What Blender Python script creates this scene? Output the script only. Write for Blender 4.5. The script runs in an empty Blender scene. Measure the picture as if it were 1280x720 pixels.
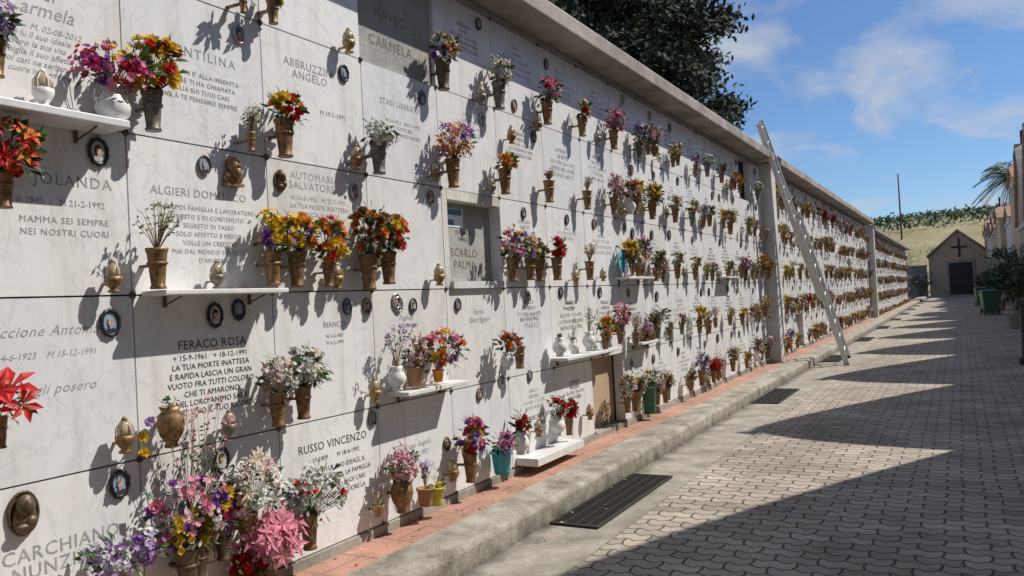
import bpy, math, random
from mathutils import Vector, Matrix
random.seed(11)
sc=bpy.context.scene
sc.view_settings.view_transform='Standard'; sc.view_settings.look='None'; sc.view_settings.exposure=0
V3=Vector
# ---------------------------------------------------------------- camera
Yv=V3((.56,.012,-1)).normalized(); Zv=V3((-.0523,.9986,-.0173)).normalized()
Xv=Yv.cross(Zv).normalized(); Zv=Xv.cross(Yv)
Rm=Matrix((Xv,Yv,Zv))
cam=bpy.data.cameras.new("camera"); co=bpy.data.objects.new("camera",cam); sc.collection.objects.link(co)
cam.lens=28.125; cam.sensor_width=36; cam.clip_start=.05; cam.clip_end=6000
co.matrix_world=Matrix.Translation(V3((3.0,0,1.45)))@Rm.to_4x4(); sc.camera=co
# ---------------------------------------------------------------- node helpers
MATS={}
def newmat(name):
    m=bpy.data.materials.new(name); m.use_nodes=True; MATS[name]=m
    nt=m.node_tree; b=nt.nodes["Principled BSDF"]; return m,nt,b
def ramp(nt,fac,stops):
    r=nt.nodes.new("ShaderNodeValToRGB"); e=r.color_ramp.elements
    e[0].position=stops[0][0]; e[0].color=(*stops[0][1],1)
    e[1].position=stops[1][0]; e[1].color=(*stops[1][1],1)
    for p,c in stops[2:]:
        x=e.new(p); x.color=(*c,1)
    nt.links.new(fac,r.inputs[0]); return r.outputs[0]
def g(v): return (v,v,v)
def noise(nt,vec,scale,detail=4,rough=.55,dist=0):
    n=nt.nodes.new("ShaderNodeTexNoise"); n.inputs["Scale"].default_value=scale; n.inputs["Detail"].default_value=detail
    n.inputs["Roughness"].default_value=rough; n.inputs["Distortion"].default_value=dist
    if vec is not None: nt.links.new(vec,n.inputs["Vector"])
    return n.outputs["Fac"]
def mix(nt,fac,a,b,mode='MIX'):
    m=nt.nodes.new("ShaderNodeMix"); m.data_type='RGBA'; m.blend_type=mode
    for s,v in ((m.inputs[0],fac),(m.inputs[6],a),(m.inputs[7],b)):
        if isinstance(v,bpy.types.NodeSocket): nt.links.new(v,s)
        else: s.default_value=v if isinstance(v,(int,float)) else (*v,1)
    return m.outputs[2]
def pos(nt,scale=None):
    p=nt.nodes.new("ShaderNodeNewGeometry").outputs["Position"]
    if scale:
        mp=nt.nodes.new("ShaderNodeMapping"); mp.inputs["Scale"].default_value=scale; nt.links.new(p,mp.inputs["Vector"]); return mp.outputs[0]
    return p
def bump(nt,b,h,strength=.3,dist=.01):
    n=nt.nodes.new("ShaderNodeBump"); n.inputs["Strength"].default_value=strength; n.inputs["Distance"].default_value=dist
    nt.links.new(h,n.inputs["Height"]); nt.links.new(n.outputs[0],b.inputs["Normal"])
def simple(name,col,rough=.6,metal=0,var=.25,ns=30,bmp=.0,island=False,trans=0,lo=.6):
    m,nt,b=newmat(name); b.inputs["Roughness"].default_value=rough; b.inputs["Metallic"].default_value=metal
    f=noise(nt,pos(nt),ns,4)
    c=ramp(nt,f,[(.3,tuple(x*(1-var) for x in col)),(.7,tuple(min(1,x*(1+var*.6)) for x in col))])
    if island:
        gi=nt.nodes.new("ShaderNodeNewGeometry").outputs["Random Per Island"]
        v=ramp(nt,gi,[(0,g(lo)),(1,g(1.0))]); c=mix(nt,1.0,c,v,'MULTIPLY')
    nt.links.new(c,b.inputs["Base Color"])
    if bmp: bump(nt,b,f,bmp,.004)
    if trans:
        t=nt.nodes.new("ShaderNodeBsdfTranslucent"); nt.links.new(c,t.inputs[0]); ms=nt.nodes.new("ShaderNodeMixShader"); ms.inputs[0].default_value=trans
        nt.links.new(b.outputs[0],ms.inputs[1]); nt.links.new(t.outputs[0],ms.inputs[2]); nt.links.new(ms.outputs[0],nt.nodes["Material Output"].inputs[0])
    return m
PAL=dict(y=(.88,.6,.03),o=(.85,.28,.03),r=(.7,.03,.025),p=(.85,.31,.42),m=(.7,.06,.29),u=(.35,.12,.5),w=(.82,.81,.76),l=(.54,.4,.67),
 b=(.1,.25,.7),d=(.34,.19,.07),g=(.31,.3,.18),c=(.78,.65,.48),k=(.8,.53,.54))
for k,c in PAL.items(): simple("petal_"+k,c,.6,0,.15,60,0,True,.28,.64)
simple("leaf_green",(.055,.15,.03),.5,0,.35,40,0,True,.2)
simple("leaf_dark",(.025,.075,.025),.45,0,.35,40,0,True)
simple("stem",(.06,.09,.03),.7)
simple("twig",(.25,.18,.1),.8)
simple("pistil",(.6,.35,.02),.8)
simple("bronze",(.27,.16,.075),.5,.45,.6,45,.3)
simple("bronze_dark",(.14,.095,.06),.5,.45,.5,45,.25)
simple("bronze_grey",(.22,.195,.165),.5,.45,.45,45,.25)
simple("brass",(.36,.25,.11),.45,.5,.5,50,.2)
simple("ceramic_white",(.76,.75,.72),.25,0,.1,12)
simple("ceramic_teal",(.02,.3,.36),.3); simple("ceramic_green",(.02,.12,.07),.3); simple("plastic_orange",(.8,.25,.02),.4)
simple("plastic_lime",(.5,.48,.04),.4); simple("plastic_red",(.6,.01,.01),.3); simple("wicker",(.35,.2,.1),.8,0,.5,120,.5)
simple("flame_glass",(.62,.52,.36),.12,0,.35,50,0,False,.3)
simple("frame_black",(.02,.02,.02),.4); simple("frame_bronze",(.18,.11,.06),.4,.5); simple("frame_silver",(.45,.44,.42),.3,.7)
simple("enamel_blue",(.22,.32,.46),.15); simple("enamel_grey",(.5,.5,.5),.15); simple("enamel_sepia",(.5,.44,.35),.15)
simple("photo_skin",(.55,.36,.27),.2); simple("photo_hair",(.05,.035,.03),.2); simple("photo_hair_grey",(.35,.35,.35),.2)
simple("photo_cloth",(.04,.05,.09),.2); simple("photo_cloth_red",(.35,.06,.06),.2)
simple("letter_grey",(.34,.34,.345),.7,0,.3,14); simple("letter_black",(.035,.035,.035),.5,0,.5,25); simple("letter_bronze",(.2,.15,.1),.5,.3)
simple("aluminium",(.55,.56,.57),.42,.6,.2,15,.1)
simple("iron",(.045,.04,.034),.7,.3,.4,40,.3)
simple("hole_shade",(.015,.013,.012),.9)  # near-black colour painted as the shade inside drain openings and an open niche
simple("stone_dark",(.06,.055,.05),.7,0,.3,12,.3)
simple("bin_green",(.015,.085,.04),.4); simple("rubber",(.02,.02,.02),.7)
simple("bark",(.09,.065,.045),.9,0,.4,8,.6); simple("wood_pole",(.1,.08,.06),.9)
simple("needle",(.016,.03,.011),.8,0,.4,2,0,True); simple("needle_light",(.034,.05,.017),.8,0,.4,2,0,True)
simple("palm_green",(.06,.11,.03),.5,0,.3,5,0,True)
simple("vine_green",(.06,.12,.025),.7,0,.4,.3,0,True); simple("shrub_green",(.05,.1,.03),.6,0,.4,3,0,True)
simple("scrub_green",(.12,.15,.05),.8,0,.4,1,0,True)
simple("door_dark",(.03,.025,.02),.45,.2); simple("glass_dark",(.02,.025,.03),.1)
simple("paper",(.8,.82,.84),.6,0,.05); simple("paper_blue",(.06,.25,.45),.6); simple("halo_blue",(.15,.58,.68),.4)
simple("tile_edge",(.42,.28,.19),.8,0,.4,3,.3)
def marble(name,base,dark):
    m,nt,b=newmat(name); p=pos(nt)
    oi=nt.nodes.new("ShaderNodeObjectInfo").outputs["Random"]
    ad=nt.nodes.new("ShaderNodeVectorMath"); ad.operation='ADD'; cx=nt.nodes.new("ShaderNodeCombineXYZ")
    mu=nt.nodes.new("ShaderNodeMath"); mu.operation='MULTIPLY'; mu.inputs[1].default_value=40; nt.links.new(oi,mu.inputs[0])
    nt.links.new(mu.outputs[0],cx.inputs[0]); nt.links.new(mu.outputs[0],cx.inputs[2]); nt.links.new(p,ad.inputs[0]); nt.links.new(cx.outputs[0],ad.inputs[1])
    v=ad.outputs[0]
    def vein(scale,w,amt,c,dist=1.6):
        vn=ramp(nt,noise(nt,v,scale,8,.62,dist),[(.5-w,g(0)),(.5,g(1)),(.5+w,g(0))])
        vm=nt.nodes.new("ShaderNodeMath"); vm.operation='MULTIPLY'; vm.inputs[1].default_value=amt; nt.links.new(vn,vm.inputs[0])
        return mix(nt,vm.outputs[0],c,dark)
    n2=noise(nt,v,1.3,6,.6)
    c=ramp(nt,n2,[(.3,tuple(x*.89 for x in base)),(.7,base)])
    c=vein(2.2,.02,.3,c); c=vein(5,.05,.1,c,.8)
    st=ramp(nt,noise(nt,pos(nt,(6,7,.6)),1.5,6,.65),[(.5,g(1)),(.78,(.74,.7,.64))])
    c=mix(nt,.8,c,st,'MULTIPLY')
    sp=ramp(nt,noise(nt,p,22,3,.6),[(.6,g(1)),(.74,(.8,.77,.72))]); c=mix(nt,.5,c,sp,'MULTIPLY')
    tone=ramp(nt,oi,[(0,(.88,.89,.91)),(.35,g(1)),(.7,(.97,.96,.94)),(1,(.93,.91,.88))]); c=mix(nt,1,c,tone,'MULTIPLY')
    nt.links.new(c,b.inputs["Base Color"]); b.inputs["Roughness"].default_value=.42
    bump(nt,b,noise(nt,p,9,3),.06,.01)
    return m
marble("marble_white",(.8,.795,.8),(.43,.44,.47))
marble("marble_shelf_white",(.76,.755,.74),(.5,.5,.5))
def concrete(name,base,stain,ns=3,bs=.4,fine=60,xdirt=None):
    m,nt,b=newmat(name); p=pos(nt)
    c=ramp(nt,noise(nt,p,ns,7,.65),[(.3,stain),(.62,base)])
    f=noise(nt,p,fine,4,.7); sp=ramp(nt,f,[(.35,g(.72)),(.6,g(1.05))]); c=mix(nt,.8,c,sp,'MULTIPLY')
    big=ramp(nt,noise(nt,p,.7,4,.6),[(.35,g(.75)),(.65,g(1.05))]); c=mix(nt,.7,c,big,'MULTIPLY')
    if xdirt:
        s=nt.nodes.new("ShaderNodeSeparateXYZ"); nt.links.new(p,s.inputs[0])
        a=nt.nodes.new("ShaderNodeMath"); a.operation='MULTIPLY_ADD'; a.inputs[1].default_value=.22; nt.links.new(noise(nt,p,6,5,.7),a.inputs[0]); nt.links.new(s.outputs[xdirt[0]],a.inputs[2])
        d=ramp(nt,a.outputs[0],[(xdirt[1],g(.42)),(xdirt[2],g(1))]); c=mix(nt,1,c,d,'MULTIPLY')
    nt.links.new(c,b.inputs["Base Color"]); b.inputs["Roughness"].default_value=.88
    bump(nt,b,f,bs,.006); return m
concrete("concrete_core",(.2,.195,.185),(.1,.1,.095))
concrete("concrete_roof",(.44,.39,.35),(.2,.17,.15),2.2)
concrete("concrete_kerb",(.46,.42,.35),(.16,.14,.105),5,.9,60,(2,.09,.2))
concrete("concrete_gutter",(.43,.395,.335),(.2,.18,.145),3,.6,90,(0,.70,.82))
concrete("concrete_plain",(.4,.38,.33),(.2,.18,.15),3,.5)
concrete("plaster_white",(.7,.68,.63),(.45,.42,.38),1.5,.2)
concrete("plaster_recess",(.42,.41,.39),(.3,.29,.28),6,.5)
concrete("plaster_cream",(.62,.5,.33),(.45,.36,.25),1.2,.2)
concrete("plaster_tan",(.52,.38,.26),(.38,.28,.19),1.2,.2)
concrete("plaster_chapel",(.62,.45,.32),(.48,.36,.26),1.2,.2)
concrete("plaster_grey",(.4,.38,.35),(.24,.22,.2),1.2,.3)
concrete("soil",(.22,.19,.13),(.13,.11,.07),.6,.5)
concrete("dry_grass",(.4,.33,.18),(.22,.2,.09),.12,.5,3)
def bricklike(name,w,h,c1,c2,mort,msize,wave=0,rough=.85,strength=.6,dirt=1):
    m,nt,b=newmat(name); p=pos(nt); vec=p
    if wave:
        s=nt.nodes.new("ShaderNodeSeparateXYZ"); nt.links.new(p,s.inputs[0])
        def sn(src,fr,amp):
            a=nt.nodes.new("ShaderNodeMath"); a.operation='MULTIPLY'; a.inputs[1].default_value=fr; nt.links.new(src,a.inputs[0])
            q=nt.nodes.new("ShaderNodeMath"); q.operation='SINE'; nt.links.new(a.outputs[0],q.inputs[0])
            r=nt.nodes.new("ShaderNodeMath"); r.operation='MULTIPLY'; r.inputs[1].default_value=amp; nt.links.new(q.outputs[0],r.inputs[0]); return r.outputs[0]
        cx=nt.nodes.new("ShaderNodeCombineXYZ")
        nt.links.new(sn(s.outputs[1],2*math.pi/(h*2),wave*.8),cx.inputs[0]); nt.links.new(sn(s.outputs[0],2*math.pi/(w*.5),wave),cx.inputs[1])
        ad=nt.nodes.new("ShaderNodeVectorMath"); ad.operation='ADD'; nt.links.new(p,ad.inputs[0]); nt.links.new(cx.outputs[0],ad.inputs[1]); vec=ad.outputs[0]
        # small irregular settling of the blocks
        nn=nt.nodes.new("ShaderNodeTexNoise"); nn.inputs["Scale"].default_value=1.1; nt.links.new(p,nn.inputs["Vector"])
        sc_=nt.nodes.new("ShaderNodeVectorMath"); sc_.operation='SCALE'; sc_.inputs["Scale"].default_value=.05; nt.links.new(nn.outputs["Color"],sc_.inputs[0])
        a3=nt.nodes.new("ShaderNodeVectorMath"); a3.operation='ADD'; nt.links.new(vec,a3.inputs[0]); nt.links.new(sc_.outputs[0],a3.inputs[1]); vec=a3.outputs[0]
    bt=nt.nodes.new("ShaderNodeTexBrick"); bt.inputs["Scale"].default_value=1; bt.inputs["Brick Width"].default_value=w; bt.inputs["Row Height"].default_value=h
    bt.inputs["Mortar Size"].default_value=msize; bt.inputs["Mortar Smooth"].default_value=.3; bt.inputs["Bias"].default_value=0
    bt.inputs["Color1"].default_value=(*c1,1); bt.inputs["Color2"].default_value=(*c2,1); bt.inputs["Mortar"].default_value=(*mort,1)
    nt.links.new(vec,bt.inputs["Vector"])
    c=bt.outputs["Color"]
    c=mix(nt,.9*dirt,c,ramp(nt,noise(nt,p,.9,8,.7),[(.32,(.56,.53,.48)),(.62,g(1.1))]),'MULTIPLY')
    f=noise(nt,p,70,4,.7)
    c=mix(nt,.7,c,ramp(nt,f,[(.3,g(.66)),(.65,g(1.1))]),'MULTIPLY')
    c=mix(nt,.8*dirt,c,ramp(nt,noise(nt,p,5,5,.7),[(.56,g(1)),(.7,g(.6))]),'MULTIPLY')
    nt.links.new(c,b.inputs["Base Color"]); b.inputs["Roughness"].default_value=rough
    inv=nt.nodes.new("ShaderNodeMath"); inv.operation='SUBTRACT'; inv.inputs[0].default_value=1; nt.links.new(bt.outputs["Fac"],inv.inputs[1])
    a2=nt.nodes.new("ShaderNodeMath"); a2.operation='MULTIPLY_ADD'; a2.inputs[1].default_value=.2; nt.links.new(f,a2.inputs[0]); nt.links.new(inv.outputs[0],a2.inputs[2])
    bump(nt,b,a2.outputs[0],strength,.008)
    return m
bricklike("paver",.22,.11,(.5,.435,.36),(.33,.29,.24),(.09,.076,.06),.008,.014,.85,.7)
bricklike("red_tile",.3,.3,(.5,.27,.2),(.42,.24,.18),(.25,.18,.14),.006)
m,nt,b=newmat("roof_tile"); p=pos(nt)
wv=nt.nodes.new("ShaderNodeTexWave"); wv.inputs["Scale"].default_value=1.6; wv.bands_direction='Y'; wv.inputs["Distortion"].default_value=.4; nt.links.new(p,wv.inputs["Vector"])
c=mix(nt,.6,ramp(nt,noise(nt,p,4,5),[(.3,(.27,.16,.1)),(.7,(.46,.3,.2))]),ramp(nt,wv.outputs["Fac"],[(.2,g(.5)),(.7,g(1))]),'MULTIPLY')
nt.links.new(c,b.inputs["Base Color"]); b.inputs["Roughness"].default_value=.9; bump(nt,b,wv.outputs["Fac"],.8,.05)
# ---------------------------------------------------------------- mesh builder
class MB:
    def __init__(s): s.v=[];s.f=[];s.m=[];s.s=[];s.names=[]
    def mi(s,n):
        if n not in s.names: s.names.append(n)
        return s.names.index(n)
    def face(s,idx,mat,sm=False): s.f.append(idx); s.m.append(s.mi(mat)); s.s.append(sm)
    def box(s,a,b,mat):
        o=len(s.v)
        for i in range(8): s.v.append((b[0] if i&1 else a[0], b[1] if i&2 else a[1], b[2] if i&4 else a[2]))
        for q in ((0,2,3,1),(4,5,7,6),(0,1,5,4),(2,6,7,3),(0,4,6,2),(1,3,7,5)): s.face([o+k for k in q],mat)
    def tube(s,a,b,r0,r1,mat,n=4,sm=True,cap=False):
        a=V3(a);b=V3(b); d=(b-a)
        if d.length<1e-6: return
        d.normalize(); u=d.orthogonal().normalized(); w=d.cross(u); o=len(s.v)
        for c,r in ((a,r0),(b,r1)):
            for i in range(n):
                t=2*math.pi*i/n; s.v.append(tuple(c+(u*math.cos(t)+w*math.sin(t))*r))
        for i in range(n): s.face([o+i,o+(i+1)%n,o+n+(i+1)%n,o+n+i],mat,sm)
        if cap: s.face([o+n+i for i in range(n)],mat); s.face([o+n-1-i for i in range(n)],mat)
    def bar(s,a,b,w,h,mat,up=(0,0,1)):
        a=V3(a);b=V3(b); d=(b-a).normalized(); u=d.cross(V3(up)).normalized(); k=u.cross(d); o=len(s.v)
        for c in (a,b):
            for su,sk in ((-1,-1),(1,-1),(1,1),(-1,1)): s.v.append(tuple(c+u*su*w/2+k*sk*h/2))
        for q in ((0,1,5,4),(1,2,6,5),(2,3,7,6),(3,0,4,7),(3,2,1,0),(4,5,6,7)): s.face([o+i for i in q],mat)
    def lathe(s,prof,n,mat,org=(0,0,0),flute=0,ell=1,sm=True):
        o=len(s.v); ox,oy,oz=org
        for (r,z) in prof:
            for i in range(n):
                t=2*math.pi*i/n; rr=r*(1+(flute if i%2 else 0)); s.v.append((ox+rr*math.cos(t),oy+rr*math.sin(t)*ell,oz+z))
        for k in range(len(prof)-1):
            for i in range(n):
                s.face([o+k*n+i,o+k*n+(i+1)%n,o+(k+1)*n+(i+1)%n,o+(k+1)*n+i],mat,sm)
        s.face([o+n-1-i for i in range(n)],mat)
        s.face([o+(len(prof)-1)*n+i for i in range(n)],mat)
    def ball(s,c,r,mat,n=10,k=6):
        o=len(s.v); rx,ry,rz=r if hasattr(r,'__len__') else (r,r,r)
        s.v.append((c[0],c[1],c[2]-rz))
        for j in range(1,k):
            ph=-math.pi/2+math.pi*j/k
            for i in range(n):
                t=2*math.pi*i/n; s.v.append((c[0]+rx*math.cos(ph)*math.cos(t),c[1]+ry*math.cos(ph)*math.sin(t),c[2]+rz*math.sin(ph)))
        s.v.append((c[0],c[1],c[2]+rz)); top=len(s.v)-1
        for i in range(n):
            s.face([o,o+1+(i+1)%n,o+1+i],mat,True); s.face([top,o+1+(k-2)*n+i,o+1+(k-2)*n+(i+1)%n],mat,True)
        for j in range(k-2):
            for i in range(n): s.face([o+1+j*n+i,o+1+j*n+(i+1)%n,o+1+(j+1)*n+(i+1)%n,o+1+(j+1)*n+i],mat,True)
    def oval(s,x,cy,cz,ry,rz,mat,n=20,t0=0,t1=2*math.pi):
        o=len(s.v); full=abs(t1-t0-2*math.pi)<1e-3
        k=n if full else n+1
        for i in range(k):
            t=t0+(t1-t0)*i/n; s.v.append((x,cy+ry*math.cos(t),cz+rz*math.sin(t)))
        s.face([o+i for i in range(k)],mat)
    def petal(s,c,rad,nrm,tilt,L,W,mat,curl=0,cup=.12):
        d=rad*math.cos(tilt)+nrm*math.sin(tilt); p=nrm*math.cos(tilt)-rad*math.sin(tilt); sd=d.cross(p)
        b=c; mc=c+d*L*.55-p*W*cup; ml=c+d*L*.6+sd*W*.5; mr=c+d*L*.6-sd*W*.5; t=c+d*L+p*(curl*L)
        o=len(s.v)
        for q in (b,ml,mc,mr,t): s.v.append(tuple(q))
        for q in ((0,2,1),(0,3,2),(1,2,4),(2,3,4)): s.face([o+i for i in q],mat,False)
    def bloom(s,c,n,r,mat,kind):
        c=V3(c); n=n.normalized(); u=n.orthogonal().normalized(); w=n.cross(u)
        def ring(k,tilt,L,W,off=0,curl=0,m=mat,cup=.12):
            for i in range(k):
                t=2*math.pi*(i+off)/k+random.uniform(-.12,.12); rad=u*math.cos(t)+w*math.sin(t)
                s.petal(c,rad,n,tilt+random.uniform(-.12,.12),L*random.uniform(.88,1.1),W,m,curl,cup)
        if kind=='R':
            ring(6,.25,r,r*.95,0,.12); ring(5,.7,r*.85,r*.85,.5,.0); ring(4,1.15,r*.7,r*.65,0,-.1)
        elif kind=='D':
            ring(13,.12,r,r*.34); ring(11,.4,r*.8,r*.3,.5); ring(6,1.0,r*.3,r*.3,0,0,"pistil")
        elif kind=='M':
            ring(13,.1,r,r*.36); ring(11,.45,r*.9,r*.34,.5); ring(9,.8,r*.8,r*.3); ring(6,1.15,r*.65,r*.28)
        elif kind=='L':
            ring(3,.45,r*1.5,r*.6,0,-.35,mat,.2); ring(3,.55,r*1.45,r*.5,.5,-.35,mat,.2); ring(5,1.2,r*.7,r*.06,0,0,"pistil")
        elif kind=='S':
            for i in range(7):
                q=V3([random.uniform(-1,1) for _ in range(3)])*r*.9; cc2=c+q
                nn=(n+q.normalized()*.7).normalized(); uu=nn.orthogonal().normalized(); ww=nn.cross(uu)
                for j in range(5):
                    t=2*math.pi*j/5+i; s.petal(cc2,uu*math.cos(t)+ww*math.sin(t),nn,.3,r*.45,r*.42,mat)
    def mesh(s,name):
        me=bpy.data.meshes.new(name); me.from_pydata(s.v,[],s.f)
        for n in s.names: me.materials.append(MATS[n])
        me.polygons.foreach_set("material_index",s.m); me.polygons.foreach_set("use_smooth",s.s); me.update(); return me
def obj(name,data,loc=(0,0,0),parent=None,rot=None,scale=None):
    o=bpy.data.objects.new(name,data); sc.collection.objects.link(o); o.location=loc
    if parent: o.parent=parent
    if rot: o.rotation_euler=rot
    if scale: o.scale=(scale,scale,scale) if isinstance(scale,(int,float)) else scale
    return o
def bevel(o,w=.01,seg=2):
    b=o.modifiers.new("bevel","BEVEL"); b.width=w; b.segments=seg; b.limit_method='ANGLE'; return o
# ---------------------------------------------------------------- vases, bouquets
def vase(mb,t,h):
    if t in 'BGN':
        mat={'B':"bronze",'G':"bronze_grey",'N':"bronze_dark"}[t]
        R=h*.27
        pr=[(R*.72,0),(R*.74,h*.05),(R*.62,h*.09),(R*.7,h*.3),(R*.82,h*.62),(R*.9,h*.86),(R*1.02,h*.94),(R*1.04,h),(R*.9,h*.995),(R*.8,h*.9)]
        mb.lathe(pr,20,mat,flute=-.07); mb.box((-.1,-.012,h*.55),(-R*.6,.012,h*.62),mat)
        mb.lathe([(R*.9,h*.60),(R*.93,h*.63),(R*.9,h*.66)],20,mat)
    elif t=='A':
        R=h*.34; pr=[(R*.5,0),(R*.52,h*.05),(R*.4,h*.1),(R*.8,h*.3),(R,h*.55),(R*.9,h*.78),(R*.62,h*.88),(R*.8,h),(R*.7,h*.98),(R*.5,h*.88)]
        mb.lathe(pr,20,"bronze",flute=-.05); mb.box((-.1,-.012,h*.5),(-R*.6,.012,h*.57),"bronze")
    elif t in 'WP':
        R=h*.4; pr=[(R*.55,0),(R*.58,h*.06),(R*.45,h*.12),(R*.9,h*.32),(R,h*.5),(R*.8,h*.7),(R*.5,h*.85),(R*.68,h),(R*.6,h*.99),(R*.42,h*.86)]
        mb.lathe(pr,20,"ceramic_white")
        for sg in ((1,-1) if t=='W' else (1,)):
            pts=[V3((0,sg*R*.45,h*.88)),V3((0,sg*R*1.05,h*.86)),V3((0,sg*R*1.15,h*.68)),V3((0,sg*R*.9,h*.52))]
            for a,b in zip(pts,pts[1:]): mb.tube(a,b,h*.03,h*.03,"ceramic_white",6)
    else:
        mat={'E':"ceramic_green",'T':"ceramic_teal",'O':"plastic_orange",'K':"wicker",'Y':"plastic_lime",'X':"plastic_red"}[t]
        R=h*(.26 if t=='E' else .48)
        mb.lathe([(R*.7,0),(R*.74,h*.1),(R*.92,h*.88),(R*1.05,h*.9),(R*1.05,h),(R*.92,h),(R*.85,h*.85)],20,mat)
def twigs(mb,m,w,h,n,mat="twig",leaf="petal_g",tip=None):
    for i in range(n):
        e=m+V3((random.uniform(-.2,.45)*w,random.uniform(-.5,.5)*w,h*random.uniform(.55,1)))
        mid=m.lerp(e,.5)+V3((0,(e.y-m.y)*-.15,0))
        mb.tube(m,mid,.0022,.0018,mat,3); mb.tube(mid,e,.0018,.001,mat,3)
        for j in range(5):
            q=mid.lerp(e,random.uniform(.1,1)); d=V3([random.uniform(-1,1) for _ in range(3)]).normalized()
            mb.petal(q,d,d.orthogonal().normalized(),.2,.022,.012,leaf)
        if tip: mb.bloom(e,(e-m),.016,tip,'S')
def bouquet(mb,m,w,h,cols,kinds,r=.032,green=1.0):
    if kinds=='T': twigs(mb,m,w,h,26,"twig","petal_"+cols[0]); return
    if kinds=='B': twigs(mb,m,w,h,14,"twig","leaf_green","petal_"+cols[0]); return
    c=m+V3((w*.1,0,h*.48)); n=max(3,int(1.0*w*h/(r*r)))
    n=min(n,44)
    for i in range(n):
        d=V3((random.uniform(-.35,1),random.uniform(-1,1),random.uniform(-.75,1)))
        if d.length<.2: continue
        d.normalize(); k=random.uniform(.6,1.02)
        p=c+V3((d.x*w*.42,d.y*w*.5,d.z*h*.5))*k
        nn=(d*.6+V3((.55,-.15,.35))+V3([random.uniform(-.3,.3) for _ in range(3)])).normalized()
        mb.tube(m,p,.0018,.0015,"stem",3)
        ci=int(random.random()**1.1*len(cols)); kd=random.choice(kinds)
        rr=r*random.uniform(.65,1.2)*(1.15 if kd=='L' else 1)
        mb.bloom(p,nn,rr,"petal_"+cols[ci],kd)
    for i in range(int(n*2.0*green)+6):
        d=V3((random.uniform(-.7,.9),random.uniform(-1,1),random.uniform(-.9,.9))).normalized(); k=random.uniform(.4,1.0)
        p=c+V3((d.x*w*.4,d.y*w*.49,d.z*h*.49))*k
        L=random.uniform(.03,.065); dd=(d+V3((0,0,random.uniform(-.4,.6)))).normalized()
        mb.petal(p,dd,dd.orthogonal().normalized(),.1,L,L*.42,random.choice(("leaf_green","leaf_dark","leaf_green")),-.2)
def flower_vase(name,vt,h,w,bh,cols,kinds,r=.032,**k):
    mb=MB(); vase(mb,vt,h); bouquet(mb,V3((0,0,h*.9)),w,bh,cols,kinds,r,**k); return mb.mesh(name)
VL="""201,222,17,29,17,W,ympypru,RMS 219,224,17,22,25,G,yyry,M 158,187,13,22,20,B,ror,RL 157,233,13,11,17,B,ulw,S
218,158,17,21,22,B,g,T 282,159,17,19,21,B,yuyyw,MS 298,158,18,20,21,B,yyou,MR 321,158,13,19,26,B,oryo,MD
354,156,20,24,30,B,dddo,MR 372,159,19,22,25,B,ordyo,RM 294,223,19,21,14,B,yroy,RD 272,223,9,13,14,B,g,T
368,223,19,20,14,G,wwc,S 446,223,19,27,27,B,opulo,LS 516,225,19,17,13,B,roy,R 514,288,20,19,21,G,wc,S
440,287,20,20,20,N,wouwy,RS 593,290,19,22,23,B,prwp,R 663,291,17,15,17,B,ryw,RD 739,290,19,22,24,B,pmpk,RS
812,291,17,17,22,N,ulw,S 589,225,18,9,12,B,d,T 666,225,17,13,16,B,g,T 730,225,17,20,24,B,pkwp,S
521,160,18,25,26,B,pypwu,RS 549,161,17,16,21,B,yuyl,S 565,160,18,10,15,B,rw,R
596,161,19,14,18,B,rr,R 663,161,17,14,19,B,dp,T 769,165,16,16,21,B,ywo,M 799,165,17,19,25,B,uolpy,RS
281,91,17,19,19,B,wkcw,RS 298,92,17,23,21,B,wcgw,RS 375,97,14,23,27,P,ulu,B 417,97,8,34,26,O,pyopl,RMS
393,97,12,15,19,K,dk,S 505,96,13,19,16,W,rowr,RD 524,95,17,4,4,B,g,T 593,98,16,4,4,W,g,T 619,99,11,3,3,W,g,T
653,99,16,17,28,W,w,B 728,99,16,20,25,B,ppm,S 153,104,11,16,12,B,r,L 195,35,15,31,15,B,luwl,S 226,29,20,33,35,N,pukwypk,RSM
228,43,20,24,46,N,k,B 236,40,20,24,52,N,p,B 259,37,18,31,29,B,cwwk,LS 298,27,18,36,26,B,wwcwr,RS 269,8,22,29,24,N,p,L 257,9,18,15,15,N,rr,R
374,26,20,20,20,A,pk,S 397,24,11,10,17,K,l,B 408,22,11,8,5,Y,y,S 449,27,19,20,28,B,pyrum,RM 490,24,16,17,14,T,pum,S
519,32,17,12,16,W,rr,R 581,35,17,14,17,W,rrw,R 603,32,15,14,16,B,rr,R 737,31,16,18,25,B,ywwr,S 800,21,32,25,18,E,wwyc,S
290,289,12,12,8,B,ry,R 271,289,8,8,5,B,pr,R 245,38,16,16,20,N,uym,M 284,30,14,14,16,B,wlk,S 232,34,14,12,18,N,yy,M"""
for e in VL.split():
    a=e.split(","); y,z,h,w,bh=[float(q)/100 for q in a[:5]]
    r=.03 if w>.12 else .022
    if a[7]=='L': r=.05
    if 'M' in a[7]: r=.036
    me=flower_vase("flower_vase",a[5],h,w,bh,a[6],a[7],r)
    obj("flower_vase",me,(.1,y,z),rot=(0,0,random.uniform(-.06,.06)))
mb=MB(); vase(mb,'A',.17); twigs(mb,V3((0,0,.15)),.1,.08,4,"stem","leaf_green")
for q in ((-.02,-.12,.06),(.0,-.13,.0),(0,-.1,.12)): mb.tube((0,0,.16),q,.002,.002,"stem",3); mb.bloom(q,V3((1,-.3,.3)),.026,"petal_y" if q[2]<.1 else "petal_l",'R')
obj("flower_vase",mb.mesh("flower_vase"),(.1,2.21,.92))
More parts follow.
